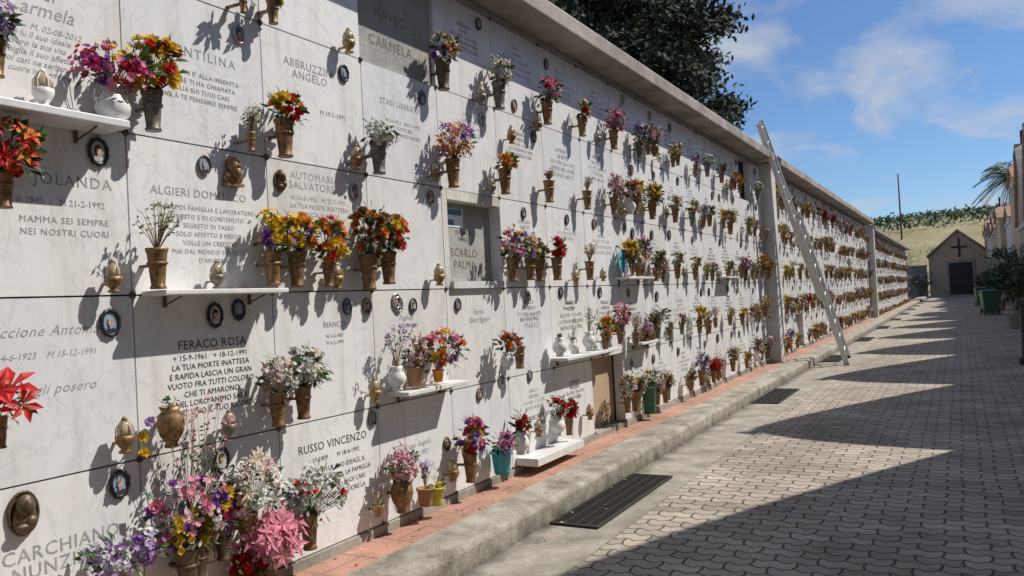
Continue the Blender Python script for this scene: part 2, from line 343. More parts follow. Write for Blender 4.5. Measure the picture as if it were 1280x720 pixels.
# ---------------------------------------------------------------- lamps
def lampmesh(v):
    mb=MB()
    base={0:"brass",1:"bronze_grey",2:"ceramic_white",3:"bronze"}[v]
    mb.lathe([(.022,0),(.024,.006),(.014,.014),(.026,.03),(.034,.045),(.034,.062),(.026,.066)],14,base)
    mb.lathe([(.024,.062),(.028,.078),(.025,.096),(.014,.113),(.006,.12)],12,"flame_glass")
    mb.lathe([(.009,.117),(.011,.122),(.004,.132)],8,base)
    mb.box((-.07,-.006,.03),(-.01,.006,.038),base)
    for i in range(6):
        t=i*math.pi/3; mb.tube((.031*math.cos(t),.031*math.sin(t),.06),(.03*math.cos(t),.03*math.sin(t),.09),.002,.0018,base,3); mb.tube((.03*math.cos(t),.03*math.sin(t),.09),(.009*math.cos(t),.009*math.sin(t),.12),.0018,.0015,base,3)
    return mb.mesh("votive_lamp")
LM=[lampmesh(i) for i in range(4)]
for i,e in enumerate("175,226 200,157 251,158 202,93 254,90 356,28 352,224 350,290 428,158 358,92 331,157 432,31 653,37 430,226 501,224 580,283 535,266 493,288 638,158 554,39 700,160 760,226 705,290 690,38 780,100".split()):
    y,z=[float(q)/100 for q in e.split(",")]
    obj("votive_lamp",LM[2 if i==0 else random.choice((0,1,3))],(.07,y,z),scale=random.uniform(.95,1.15))
# ---------------------------------------------------------------- portrait medallions
def medal(v):
    rnd=random.Random(v); mb=MB(); ry,rz=.033,.044
    fm=("frame_black","frame_bronze","frame_silver","frame_black")[v%4]; orn=v%3==0
    n=40; sec=6; o=len(mb.v)
    for i in range(n):
        t=2*math.pi*i/n; k=1+(.1*abs(math.sin(t*5)) if orn else 0)
        for j in range(sec):
            a=2*math.pi*j/sec; rr=.005*math.cos(a)
            mb.v.append((.007+.006*math.sin(a),(ry*(k if rr>0 else 1)+rr*(1.4 if orn else .6))*math.cos(t),(rz*(k if rr>0 else 1)+rr*(1.4 if orn else .6))*math.sin(t)))
    for i in range(n):
        for j in range(sec): mb.face([o+i*sec+j,o+((i+1)%n)*sec+j,o+((i+1)%n)*sec+(j+1)%sec,o+i*sec+(j+1)%sec],fm,True)
    mb.oval(.006,0,0,ry,rz,rnd.choice(("enamel_blue","enamel_grey","enamel_sepia")),24)
    hair=rnd.choice(("photo_hair","photo_hair","photo_hair_grey")); fem=rnd.random()<.5
    mb.oval(.0075,0,.006,.0155 if fem else .0125,.02 if fem else .0175,hair,16)
    mb.oval(.009,0,-.042,.026,.026,rnd.choice(("photo_cloth","photo_cloth_red","photo_cloth","enamel_grey")),14,.25,math.pi-.25)
    mb.box((.0092,-.005,-.02),(.0094,.005,-.008),"photo_skin")
    mb.oval(.0105,0,.002,.0105,.0145,"photo_skin",16)
    mb.oval(.0115,-.004,.004,.0016,.001,"photo_hair",6); mb.oval(.0115,.004,.004,.0016,.001,"photo_hair",6); mb.oval(.0115,0,-.006,.003,.0008,"photo_cloth_red",6)
    mb.oval(.0113,0,.0135,.0095,.004,hair,10)
    mb.lathe([(.006,-.002),(.006,0)],6,fm,(.004,0,rz+.006))
    return mb.mesh("portrait_medallion")
MM=[medal(i) for i in range(10)]
for i,e in enumerate("200,214 252,215 356,213 202,145 254,146 362,147 390,149 407,146 458,145 203,80 254,80 362,82 276,282 352,280 428,281 432,216 503,280 505,351 615,347 554,300 585,280 556,86 511,88 620,151 691,369 436,54 392,147 560,215 640,215 700,215 705,150 780,148 780,216 268,148 345,147 480,81 560,148 425,351 360,352".split()):
    y,z=[float(q)/100 for q in e.split(",")]
    big=1.12 if i in (4,9,10,0,3) else .98
    obj("portrait_medallion",MM[0 if i in (0,4) else (3 if i==9 else i%10)],(.002,y,z),scale=big)
def relief(kind):
    me=MB(); m="bronze" if kind==0 else "bronze_dark"
    o=lambda c,r: me.ball(c,r,m,12,8)
    if kind==0:
        o((.02,0,-.035),(.028,.055,.04)); o((.035,0,.015),(.03,.03,.042)); o((.05,.0,-.012),(.022,.024,.03)); o((.064,0,.018),(.008,.006,.012))
        o((.02,0,.03),(.03,.036,.04)); me.box((0,-.05,-.075),(.04,.05,-.062),m)
    else:
        me.oval(.002,0,0,.05,.075,m,24)
        o((.012,0,-.02),(.024,.045,.058)); o((.022,0,.028),(.026,.034,.042)); o((.04,0,.028),(.016,.018,.026)); o((.034,.012,-.03),(.016,.02,.024)); o((.03,-.015,-.045),(.014,.03,.014))
        n=24
        for i in range(n):
            a=2*math.pi*i/n; b=2*math.pi*(i+1)/n
            me.tube((.006,.052*math.cos(a),.077*math.sin(a)),(.006,.052*math.cos(b),.077*math.sin(b)),.006,.006,m,5)
    return me.mesh("bronze_relief")
R0=relief(0); R1=relief(1)
obj("bronze_bust_relief",R0,(.002,2.67,2.14)); 
obj("madonna_relief",R1,(.003,1.65,.78),scale=1.0); obj("madonna_relief",R1,(.003,2.99,2.13),scale=.7)
mb=MB()
mb.lathe([(.03,0),(.032,.02),(.026,.024),(.03,.05),(.02,.12),(.012,.14)],14,"ceramic_white"); mb.ball((0,0,.155),(.013,.013,.018),"ceramic_white")
mb.lathe([(.02,.1),(.021,.145),(.012,.176)],12,"halo_blue",(-.006,0,0))
o=len(mb.v)
for x in (-.04,-.03):
    for i in range(20):
        t=2*math.pi*i/20; mb.v.append((x,.12*math.cos(t),.15+.12*math.sin(t)))
mb.face([o+20+i for i in range(20)],"halo_blue"); mb.face([o+19-i for i in range(20)],"halo_blue")
for i in range(20): mb.face([o+i,o+(i+1)%20,o+20+(i+1)%20,o+20+i],"halo_blue")
obj("madonna_statuette",mb.mesh("madonna_statuette"),(.12,7.5,1.65))
# ---------------------------------------------------------------- shelves
for y0,y1,z,d,th in ((1.0,2.02,2.24,.19,.03),(2.17,2.86,1.575,.16,.022),(3.76,4.42,.955,.17,.026),(5.95,7.15,.965,.16,.025),(5.28,6.12,.27,.19,.06),(7.45,8.2,1.64,.16,.022),(7.73,8.25,.965,.16,.022),(11.27,12.0,1.65,.16,.022)):
    mb=MB(); mb.box((.003,y0,z-th),(d,y1,z),"marble_shelf_white")
    for yy in (y0+.1,y1-.12): mb.box((.003,yy,z-th-.05),(.02,yy+.012,z-th),"bronze_dark"); mb.bar((.015,yy+.006,z-th-.04),(d-.04,yy+.006,z-th-.004),.008,.008,"bronze_dark")
    bevel(obj("marble_shelf",mb.mesh("marble_shelf")),.004,2)
# ---------------------------------------------------------------- columbarium walls
PW=.775; PH=.68; RZ=[2.92,2.24,1.56,.88,.20]
slab=MB(); slab.box((-.1,.0035,.0035),(0,PW-.0035,PH-.0035),"marble_white"); SL=slab.mesh("marble_slab")
bm_=MB(); bm_.lathe([(.016,0),(.016,.004),(.012,.01),(.004,.014)],10,"bronze_dark"); STUD=bm_.mesh("stud")
WALLROT=Matrix(((0,0,1),(1,0,0),(0,1,0))).to_euler()
def txt(parent,body,y,z,size,mat,align='CENTER',shear=0,sp=1.0,line=1.0,data=None):
    if data is None:
        cu=bpy.data.curves.new("inscription","FONT"); cu.body=body; cu.size=size; cu.align_x=align; cu.align_y='TOP'; cu.shear=shear
        cu.space_character=sp; cu.space_line=line; cu.resolution_u=2; cu.extrude=.0003; cu.materials.append(MATS[mat]); data=cu
    o=obj("inscription",data,(.0005,y,z),parent); o.rotation_euler=WALLROT; return o
def wall(name,y0,nc,skip,zoff=0):
    P=obj(name,None)
    y1=y0+nc*PW; mb=MB()
    mb.box((-1.3,y0,.0),(-.12,y1,3.6),"concrete_core"); mb.box((-.12,y0,3.603),(.0,y1,3.66),"plaster_recess"); mb.box((-.12,y0,.1),(.012,y1,.197),"concrete_plain")
    bevel(obj("core",mb.mesh("core"),parent=P),.004,1)
    mb=MB(); mb.box((-1.5,y0-.02,3.663),(.3,y1+.12,3.80),"concrete_roof"); mb.box((-1.45,y0,3.803),(.26,y1+.1,3.84),"concrete_roof")
    bevel(obj("roof_slab",mb.mesh("roof_slab"),parent=P),.012,2)
    for c in range(nc):
        for r in range(5):
            if (c,r) in skip: continue
            o=obj("marble_slab",SL,(random.uniform(-.0006,.0),y0+c*PW,RZ[r]),P)
        for r in range(6):
            obj("stud",STUD,(.0,y0+c*PW,.2+.68*r),P,rot=(0,math.pi/2,0))
    return P
Y0=2.13-PW*2
SK={(4,0),(5,2),(8,4),(16,0)}
W1=wall("columbarium_wall",Y0-PW*3,21,{(c+3,r) for c,r in SK})
for (c,r),mt,dep in (((4,0),"plaster_recess",.03),((5,2),"plaster_recess",.1),((8,4),"plaster_tan",.118),((16,0),"hole_shade",.118)):  # last one: black back paints the shade of a deep empty niche
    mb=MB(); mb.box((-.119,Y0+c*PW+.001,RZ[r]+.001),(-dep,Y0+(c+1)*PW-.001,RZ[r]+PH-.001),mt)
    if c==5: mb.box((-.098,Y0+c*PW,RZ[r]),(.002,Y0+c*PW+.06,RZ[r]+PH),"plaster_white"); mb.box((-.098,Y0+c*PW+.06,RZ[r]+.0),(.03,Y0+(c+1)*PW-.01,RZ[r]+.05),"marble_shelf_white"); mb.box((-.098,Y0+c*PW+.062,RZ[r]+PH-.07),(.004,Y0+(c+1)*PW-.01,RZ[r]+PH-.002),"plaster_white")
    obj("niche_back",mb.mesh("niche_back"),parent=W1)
mb=MB(); mb.box((-.099,4.62,2.0),(-.096,4.86,2.13),"paper"); mb.box((-.0955,4.64,2.085),(-.095,4.84,2.125),"paper_blue"); mb.box((-.0955,4.64,2.01),(-.095,4.74,2.05),"paper_blue")
obj("paper_notice",mb.mesh("paper_notice"))
t=txt(W1,"DI CARLO\nSARLO",4.86,1.985,.045,"letter_black"); t.location.x=-.0992
t=txt(W1,"SCARLO\nPALMA",4.86,1.86,.085,"letter_bronze",sp=1.15); t.location.x=-.0992
t=txt(W1,"MAVEC\n\nCARMELA",4.02,3.31,.09,"letter_bronze",sp=1.15); t.location.x=-.0292
LG,LB,LZ="letter_grey","letter_black","letter_bronze"
T=[("Viardi\n   Carmela",1.76,2.76,.078,LG,.3,1,.85),("N. 08-1955   M. 02-08-2012\nquesta fu il suo ideale\nil lavoro la sua vita\nla famiglia il suo affetto\ni suoi cari ne serbano\nnel cuore la memoria",1.76,2.6,.034,LG,.3,1,1),
("GENTILINA",2.54,2.69,.062,LG,0,1.3,1),("QUELLA FAI E' ALLA INSEMITA\nSIGNORE TI HA CHIAMATA\nVEGLIA SUI TUOI CARI\nCHE A TE PENSANO SEMPRE",2.52,2.58,.031,LG,0,1.1,1.25),
("ABBRUZZINI\nANGELO",3.25,2.80,.063,LG,0,1.1,.9),("M 19-7-1992",3.42,2.56,.04,LG,0,1,1),
("STASI LIBERATA",4.05,2.74,.054,LG,0,1.1,1),("N 3-4-1912   M 8-11-1990\nI TUOI CARI\nCON INFINITO AMORE",4.07,2.62,.033,LG,0,1,1.2),
("JOLANDA",1.90,2.04,.063,LG,0,1.2,1),("N 8-1945      M 21-2-1992",1.83,1.94,.036,LG,0,1,1),("MAMMA SEI SEMPRE\nNEI NOSTRI CUORI",1.86,1.87,.036,LG,0,1.15,1.3),
("ALGIERI DOMENICO",2.5,2.04,.053,LG,0,1.1,1),("PADRE DI FAMIGLIA E LAVORATORE\nONESTO E DI CONTENUTO\nSEGRETO DI TASSO\nSOLO AFFETTO E MESTO\nVOLLE UN CREDITO\nMAI DAL MONDO E MORTO\nD'AMORE",2.54,1.96,.03,LG,0,1.1,1.3),
("AUTOMARI\nSALVATORE",3.23,2.20,.06,LG,0,1.1,.85),("N 14-3-1951   M 27-7-1991\nLA TUA MORTE INATTESA\nLASCIA VUOTO\nFRA TUTTI COLORO\nCHE TI AMARONO",3.28,2.07,.036,LG,0,1.05,1.15),
("Piccione Antonia",1.76,1.46,.056,LG,.4,1.1,1),("N 4-6-1923    M 15-12-1991",1.76,1.36,.035,LG,.3,1,1),("I figli posero",1.80,1.24,.054,LG,.4,1.1,1),
("FERACO ROSA",2.53,1.36,.056,LB,0,1.05,1),("+ 15-9-1961   + 18-12-1991\nLA TUA MORTE INATTESA\nE RAPIDA LASCIA UN GRAN\nVUOTO FRA TUTTI COLORO\nCHE TI AMARONO.\nNEL LORO ANIMO SARA'\nSEMPRE VIVO IL TUO RICORDO",2.52,1.295,.036,LB,0,1.02,1.12),
("RUSSO VINCENZO",3.30,.77,.062,LB,0,1.05,1),("+ 10-1909       M 18-4-1992",3.30,.69,.036,LB,0,1,1),("LAVORO FU IL SUO IDEALE, IL\nONORE LA SUA VITA, LA FAMIGLIA\nIL SUO AFFETTO I SUOI CARI\nNE SERBANO NEL CUORE LA\nMEMORIA",3.30,.63,.037,LB,0,1,1.3),
("CARCHIANO\nNUNZIATA",1.80,.66,.072,LG,0,1.1,.9),("N 1927",1.72,.49,.045,LG,0,1,1),("Anna",2.5,.80,.11,LB,.4,1,1),("N 7-2-1931\nM 9-9-1991",2.66,.66,.04,LG,0,1,1.2),
("BIANCO",3.35,1.40,.045,LG,0,1.1,1),("N 1-5-1907\nM 4-2-1992",3.35,1.33,.03,LG,0,1,1.2),
("Pugliese\n Antonietta",4.0,1.41,.046,LG,.4,1,1),("Fiorita\n Elena Signor",4.85,1.42,.056,LG,.4,1,1),
("PRIMO\nMARIO",5.65,1.36,.07,LG,0,1.15,1),("Tavella\n  Franco Maria",6.35,1.44,.046,LB,.3,1,1),
("Bruno Angelo\n 18-9-1992",4.05,.62,.05,LG,.4,1,1.2),("TORCHIO RAFFI\nMEMORIA",5.7,.55,.05,LB,0,1,1.2)]
for b,y,z,s,m,sh,sp,ln in T: txt(W1,b,y,z,s,m,'CENTER',sh,sp,ln)
E1=Y0-PW*3+21*PW
mb=MB(); mb.box((-1.3,E1+.005,.14),(.2,E1+.36,3.655),"plaster_white"); bevel(obj("wall_pilaster",mb.mesh("wall_pilaster")),.01)
S2={(3,4),(9,0),(15,2)}
W2=wall("columbarium_wall",E1+.5,23,S2)
for c,r in S2:
    mb=MB(); mb.box((-.119,E1+.5+c*PW,RZ[r]),(-.09,E1+.5+(c+1)*PW,RZ[r]+PH),"plaster_recess"); obj("niche_back",mb.mesh("niche_back"),parent=W2)
E2=E1+.5+23*PW
mb=MB(); mb.box((-1.3,E2+.13,.14),(.25,E2+.5,3.5),"plaster_white"); bevel(obj("wall_pilaster",mb.mesh("wall_pilaster")),.01)
W3=wall("columbarium_wall",E2+.7,31,set())
W3.location.z=-.22
SN="ROSSI GRECO BIANCO RUSSO MANCINI LOMBARDO SERRA COSTA GALLO FERRARO PUGLIESE RIZZO CARUSO AMATO BRUNO".split()
GN="ANTONIO MARIA ROSA CARMELA GIUSEPPE VINCENZO LUIGI ANNA FRANCESCO TERESA SALVATORE ELENA DOMENICO ANGELA PAOLO".split()
EP=["I TUOI CARI\nCON AMORE","RIPOSA IN PACE","SEMPRE NEL CUORE\nDEI FIGLI E NIPOTI","NE SERBANO NEL CUORE\nLA MEMORIA","I FIGLI POSERO","LA TUA BONTA' VIVE\nNEI NOSTRI CUORI"]
TD=[]
for i in range(18):
    cu=bpy.data.curves.new("inscription","FONT"); it=random.random()<.35
    s=random.choice(SN); n=random.choice(GN)
    if it: s=s.title(); n=n.title()
    cu.body="%s\n%s\n%d-%d-19%d  %d-%d-1992\n%s"%(s,n,random.randint(1,28),random.randint(1,12),random.randint(10,60),random.randint(1,28),random.randint(1,12),random.choice(EP))
    mt=random.choice((LG,LG,LG,LG,LB,LZ))
    cu.size=.048; cu.align_x='CENTER'; cu.align_y='TOP'; cu.shear=.35 if it else 0; cu.space_line=1.05; cu.resolution_u=1; cu.extrude=.0003
    cu.materials.append(MATS[mt]); TD.append(cu)
GV=[]
specs=[('B',"rr",'R'),('B',"pkw",'RS'),('B',"yyo",'M'),('B',"wul",'S'),('G',"ww",'S'),('B',"oyr",'RD'),('B',"pmw",'R'),('B',"d",'T'),('B',"wky",'RS'),('G',"rwr",'R'),('A',"pkl",'S'),('B',"ry",'RD'),('W',"rpw",'RS'),('B',"cdy",'RS'),('B',"cwo",'RS'),('B',"g",'T'),('N',"lpw",'MS'),('G',"kwy",'RS'),('B',"yw",'D'),('B',"opy",'R'),('B',"ddc",'RM')]
for vt,cc,kk in specs: GV.append(flower_vase("flower_vase",vt,random.uniform(.15,.19),random.uniform(.14,.22),random.uniform(.14,.22),cc,kk,.03))
def fill(P,y0,c0,c1,skip,dz=0,p1=.9,p2=.5):
    for c in range(c0,c1):
        for r in range(5):
            if (c,r) in skip: continue
            yl=y0+c*PW; zb=RZ[r]+dz
            o=txt(P,None,yl+PW*.5+random.uniform(-.08,.08),RZ[r]+PH-.12-random.uniform(0,.06),0,None,data=random.choice(TD)); o.scale=(random.uniform(.75,1.15),)*3
            if random.random()<p1: obj("flower_vase",random.choice(GV),(.1,yl+random.uniform(.02,.2),zb+random.uniform(.02,.1)),rot=(0,0,random.uniform(-.3,.3)),scale=random.uniform(.75,1.15))
            if random.random()<p2: obj("flower_vase",random.choice(GV),(.1,yl+random.uniform(.3,.65),zb+random.uniform(.02,.08)),rot=(0,0,random.uniform(-.3,.3)),scale=random.uniform(.7,1.05))
            if random.random()<.6: obj("votive_lamp",random.choice(LM),(.07,yl+random.uniform(.25,.7),zb+random.uniform(.02,.1)),scale=1.05)
            if random.random()<.8: obj("portrait_medallion",random.choice(MM),(.002,yl+random.uniform(.12,.65),zb+PH-random.uniform(.07,.14)),scale=random.uniform(1,1.2))
fill(W1,Y0,9,18,{(16,0)})
for c in (5,6,7,8):
    for r in range(5):
        if (c,r) in SK: continue
        if c==5 and r in (3,4): continue
        o=txt(W1,None,Y0+c*PW+PW*.5,RZ[r]+PH-.1-(.02*((c+r)%3)),0,None,data=random.choice(TD)); o.scale=(random.uniform(.8,1.1),)*3
for y,r in ((8.25,4),(8.6,4),(8.2,3),(8.5,2),(8.45,1),(8.6,0),(6.9,3)):
    obj("flower_vase",random.choice(GV),(.1,y,RZ[r]+.07),scale=.95)
fill(W2,E1+.5,0,23,S2)
fill(W3,E2+.7,0,31,set(),-.22)
# ---------------------------------------------------------------- ground
def sheet(name,x0,x1,y0,y1,z,mat):
    mb=MB(); mb.v=[(x0,y0,z),(x1,y0,z),(x1,y1,z),(x0,y1,z)]; mb.face([0,1,2,3],mat); return obj(name,mb.mesh(name))
sheet("ground",-2500,2500,-2500,3500,-.012,"soil")
sheet("paved_street",1.1,14,-16,90,0,"paver")
sheet("gutter",.55,1.104,-16,76,.004,"concrete_gutter")
def longbox(name,x0,x1,z0,z1,mat,step=.35,j=.004,bv=.02,ya=-16,yb=73):
    mb=MB(); n=int((yb-ya)/step); rnd=random.Random(5)
    for i in range(n+1):
        y=ya+step*i; a=rnd.uniform(-j,j); b_=rnd.uniform(-j,j)
        for x,z in ((x0,z0),(x1+b_,z0),(x1+b_,z1-bv+a),(x1-bv*.3+b_,z1-bv*.3+a),(x1-bv+b_,z1+a),(x0,z1+a*.3)): mb.v.append((x,y,z))
    for i in range(n):
        for k in range(6): mb.face([i*6+k,(i+1)*6+k,(i+1)*6+(k+1)%6,i*6+(k+1)%6][::-1],mat,k in (2,3))
    return obj(name,mb.mesh(name))
longbox("kerb",.29,.60,-.05,.15,"concrete_kerb",.11,.0045,.035)
longbox("walkway",.0,.288,-.05,.143,"red_tile",2,.0,.002)
for i in range(-1,12):
    y=4.62+5.7*i; mb=MB(); mb.box((.63,y,.008),(.93,y+1.45,.011),"hole_shade")  # dark sheet laid on the gutter, painted as shade below the bars
    mb.box((.612,y-.02,.008),(.63,y+1.47,.02),"iron"); mb.box((.93,y-.02,.008),(.95,y+1.47,.02),"iron"); mb.box((.63,y-.02,.008),(.93,y,.02),"iron"); mb.box((.63,y+1.45,.008),(.93,y+1.47,.02),"iron")
    for k in range(72): mb.box((.63,y+.008+k*.02,.0115),(.93,y+.016+k*.02,.0185),"iron")
    for x in (.7,.78,.86): mb.box((x,y,.0115),(x+.008,y+1.45,.0195),"iron")
    obj("drain_grate",mb.mesh("drain_grate"))
mb=MB(); rnd=random.Random(21)
for i in range(420):
    y=rnd.uniform(1,22); q=rnd.random()
    if q<.45: x,z=rnd.uniform(.01,.28),.146
    elif q<.6: x,z=rnd.uniform(.3,.55),.157
    elif q<.9: x,z=abs(rnd.gauss(0,.12))+.62,.022
    else: x,z=rnd.uniform(1.1,4),.006
    s=rnd.uniform(.008,.02); t=rnd.uniform(0,6.28); c,d=math.cos(t),math.sin(t); o=len(mb.v)
    mb.v+=[(x-c*s,y-d*s,z),(x+d*s*.5,y-c*s*.5,z+.004),(x+c*s,y+d*s,z+rnd.uniform(0,.006)),(x-d*s*.5,y+c*s*.5,z+.001)]
    mb.face([o,o+1,o+2,o+3],rnd.choice(("petal_d","petal_d","petal_g","petal_p","petal_w","petal_r","twig")))
obj("fallen_petals",mb.mesh("fallen_petals"))
# ---------------------------------------------------------------- ladder
b0=V3((1.14,15.75,.02)); c0=V3((.31,14.25,3.86)); dr=(c0-b0); Lg=dr.length; dr.normalize(); sd=(V3((0,1,0))-dr*dr.y).normalized(); nr=dr.cross(sd)
mb=MB(); top=Lg*1.12
for sgn in (-1,1):
    mb.bar(b0+sd*.23*sgn,b0+sd*.23*sgn+dr*top*.62,.035,.085,"aluminium",nr)
    mb.bar(b0+sd*.19*sgn+nr*.06+dr*top*.3,b0+sd*.19*sgn+nr*.06+dr*top,.035,.08,"aluminium",nr)
    mb.box(tuple(b0+sd*.23*sgn+V3((-.03,-.03,-.02))),tuple(b0+sd*.23*sgn+V3((.03,.03,.05))),"rubber")
k=.25
while k<top*.61: mb.tube(b0+dr*k-sd*.23,b0+dr*k+sd*.23,.018,.018,"aluminium",6); k+=.28
k=top*.3+.1
while k<top-.05: mb.tube(b0+dr*k-sd*.19+nr*.06,b0+dr*k+sd*.19+nr*.06,.018,.018,"aluminium",6); k+=.28
obj("extension_ladder",mb.mesh("extension_ladder"))
# ---------------------------------------------------------------- gabled buildings
def gable(P,axis,a0,a1,d0,d1,he,hp,wm,rm,oh=.2,th=.12,power=1.0,n=1):
    f=(lambda s,d,z:(d,s,z)) if axis=='x' else (lambda s,d,z:(s,d,z))
    am=(a0+a1)/2; hw=(a1-a0)/2
    def prof(e):
        pts=[]
        for i in range(-n,n+1):
            u=i/n; pts.append((am-u*(hw+e),he+(hp-he)*(1-abs(u)**power)))
        return pts
    mb=MB(); pr=prof(0); K=len(pr)+2
    for d in (d0,d1):
        mb.v.append(f(a0,d,-.05)); mb.v.append(f(a1,d,-.05))
        for s,z in pr: mb.v.append(f(s,d,z))
    mb.face(list(range(K)),wm); mb.face(list(range(2*K-1,K-1,-1)),wm)
    for k in range(K): mb.face([k,K+k,K+(k+1)%K,(k+1)%K],wm)
    obj("walls",mb.mesh("walls"),parent=P)
    mb=MB(); pr=prof(oh*.4); K=len(pr)
    for d in (d0-oh,d1+oh):
        for s,z in pr: mb.v.append(f(s,d,z+.004))
        for s,z in pr: mb.v.append(f(s,d,z+th))
    for k in range(K-1):
        mb.face([K+k,K+k+1,3*K+k+1,3*K+k],rm); mb.face([k,2*K+k,2*K+k+1,k+1],"tile_edge"); mb.face([k,k+1,K+k+1,K+k],"tile_edge"); mb.face([2*K+k,3*K+k,3*K+k+1,2*K+k+1],"tile_edge")
    mb.face([0,K,3*K,2*K],"tile_edge"); mb.face([K-1,3*K-1,4*K-1,2*K-1],"tile_edge")
    obj("roof",mb.mesh("roof"),parent=P)
def arch_pts(w,h,n=10):
    pts=[(-w/2,0),(w/2,0),(w/2,h-w/2)]
    for i in range(1,n): t=math.pi*i/n; pts.append((w/2*math.cos(t),h-w/2+w/2*math.sin(t)))
    pts.append((-w/2,h-w/2)); return pts
rc=random.Random(4)
for k in range(-5,14):
    y0=9.7+4.85*k; P=obj("family_chapel",None)
    far=y0>34
    he,hp=(3.4,6.4)
    if far: he=rc.uniform(4.0,5.0); hp=he+.75
    if k==6: he,hp=5.4,6.2
    x0=5.2 if y0<48 else 4.95
    wm=("plaster_cream","plaster_tan","plaster_cream","plaster_white")[k%4]
    gable(P,'x',y0+.02,y0+4.83,x0,x0+3.6,he,hp,wm,"roof_tile" if far else "plaster_grey",.12,.1,1.35 if not far else 1,6 if not far else 1)
    mb=MB()
    x=x0-.03; pts=arch_pts(1.3,2.6); o=len(mb.v)
    for a,z in pts: mb.v.append((x,y0+2.42+a,z))
    mb.face([o+i for i in range(len(pts))][::-1],"door_dark")
    for (a,z),(b_,zz) in zip(pts[2:],pts[3:]): mb.bar((x-.03,y0+2.42+a,z),(x-.03,y0+2.42+b_,zz),.08,.14,"plaster_grey",(1,0,0))
    for sg in (-1,1): mb.box((x-.06,y0+2.42+sg*.7-.06,0),(x+.02,y0+2.42+sg*.7+.06,1.95),"plaster_grey")
    mb.box((x0-.06,y0+.05,he-.16),(x0-.002,y0+4.8,he-.02),"plaster_white")
    mb.box((x0-.06,y0+.05,-.02),(x0-.002,y0+1.6,.4),"plaster_grey"); mb.box((x0-.06,y0+3.25,-.02),(x0-.002,y0+4.8,.4),"plaster_grey")
    mb.box((x0+.1,y0+2.38,hp+.1),(x0+.18,y0+2.46,hp+.6),"iron"); mb.box((x0+.1,y0+2.25,hp+.38),(x0+.18,y0+2.59,hp+.45),"iron")
    if far:
        o=len(mb.v); pw=arch_pts(.8,1.3)
        for a,z in pw: mb.v.append((x0+1.0+a,y0+.01,z+he-2.0))
        mb.face([o+i for i in range(len(pw))],"glass_dark")
    obj("front_details",mb.mesh("front_details"),parent=P)
P=obj("mortuary_chapel",None); yc=75; gable(P,'y',.8,5.2,yc,yc+7,3.3,5.35,"plaster_chapel","roof_tile",.35,.16)
mb=MB(); mb.box((2.98,yc-.08,3.2),(3.14,yc-.02,4.75),"iron"); mb.box((2.5,yc-.085,3.95),(3.62,yc-.025,4.11),"iron")
mb.box((2.1,yc-.1,0),(2.25,yc-.002,2.75),"plaster_grey"); mb.box((3.95,yc-.1,0),(4.1,yc-.002,2.75),"plaster_grey"); mb.box((2.1,yc-.11,2.75),(4.1,yc-.002,2.95),"plaster_grey")
mb.box((2.25,yc-.05,0),(3.95,yc-.004,2.75),"door_dark")
for i in range(8): mb.box((2.34+i*.21,yc-.09,.05),(2.37+i*.21,yc-.055,2.7),"iron")
mb.box((1.9,yc-.5,0),(4.3,yc-.115,.14),"concrete_plain")
obj("front_details",mb.mesh("front_details"),parent=P)
mb=MB(); mb.box((-8,76,-.02),(.6,76.3,2.6),"plaster_grey"); mb.box((-8.05,75.95,2.6),(.65,76.35,2.72),"concrete_roof"); obj("boundary_wall",mb.mesh("boundary_wall"))
def bin_():
    mb=MB()
    for z,w,d in ((.08,.22,.26),(.85,.29,.34)):
        for sx,sy in ((-1,-1),(1,-1),(1,1),(-1,1)): mb.v.append((sx*w,sy*d,z))
    for q in ((0,1,5,4),(1,2,6,5),(2,3,7,6),(3,0,4,7),(3,2,1,0),(4,5,6,7)): mb.face(list(q),"bin_green")
    mb.box((-.31,-.36,.855),(.31,.38,.9),"bin_green"); mb.box((-.26,-.3,.902),(.26,.3,.94),"bin_green"); mb.tube((-.25,.42,.87),(.25,.42,.87),.02,.02,"bin_green",6)
    for sx in (-.27,.22): mb.tube((sx,.26,.1),(sx+.05,.26,.1),.1,.1,"rubber",14,cap=True)
    return mb.mesh("wheeled_bin")
BM=bin_()
for x,y in ((3.95,36.5),(4.0,35.6),(3.88,47.5),(3.9,46.4)): bevel(obj("wheeled_bin",BM,(x,y,0),rot=(0,0,random.uniform(-.2,.2))),.02)
mb=MB(); mb.box((3.77,15.3,0),(4.17,15.64,.1),"stone_dark"); mb.box((3.82,15.34,.1),(4.13,15.6,.95),"stone_dark"); mb.box((3.77,15.3,.95),(4.17,15.64,1.05),"stone_dark")
bevel(obj("stone_post",mb.mesh("stone_post")),.015)
def clump(mb,c,r,n,mats,sz,flat=.7,rnd=random,wd=.38):
    for i in range(n):
        d=V3([rnd.gauss(0,.5) for _ in range(3)]); d.z*=flat; p=V3(c)+d*r
        a=V3([rnd.uniform(-1,1) for _ in range(3)]).normalized(); b_=a.orthogonal().normalized(); s=sz*rnd.uniform(.6,1.3); o=len(mb.v)
        mb.v+= [tuple(p-a*s),tuple(p+b_*s*wd),tuple(p+a*s),tuple(p-b_*s*wd)]; mb.face([o,o+1,o+2,o+3],mats[0] if rnd.random()<.7 else mats[1])
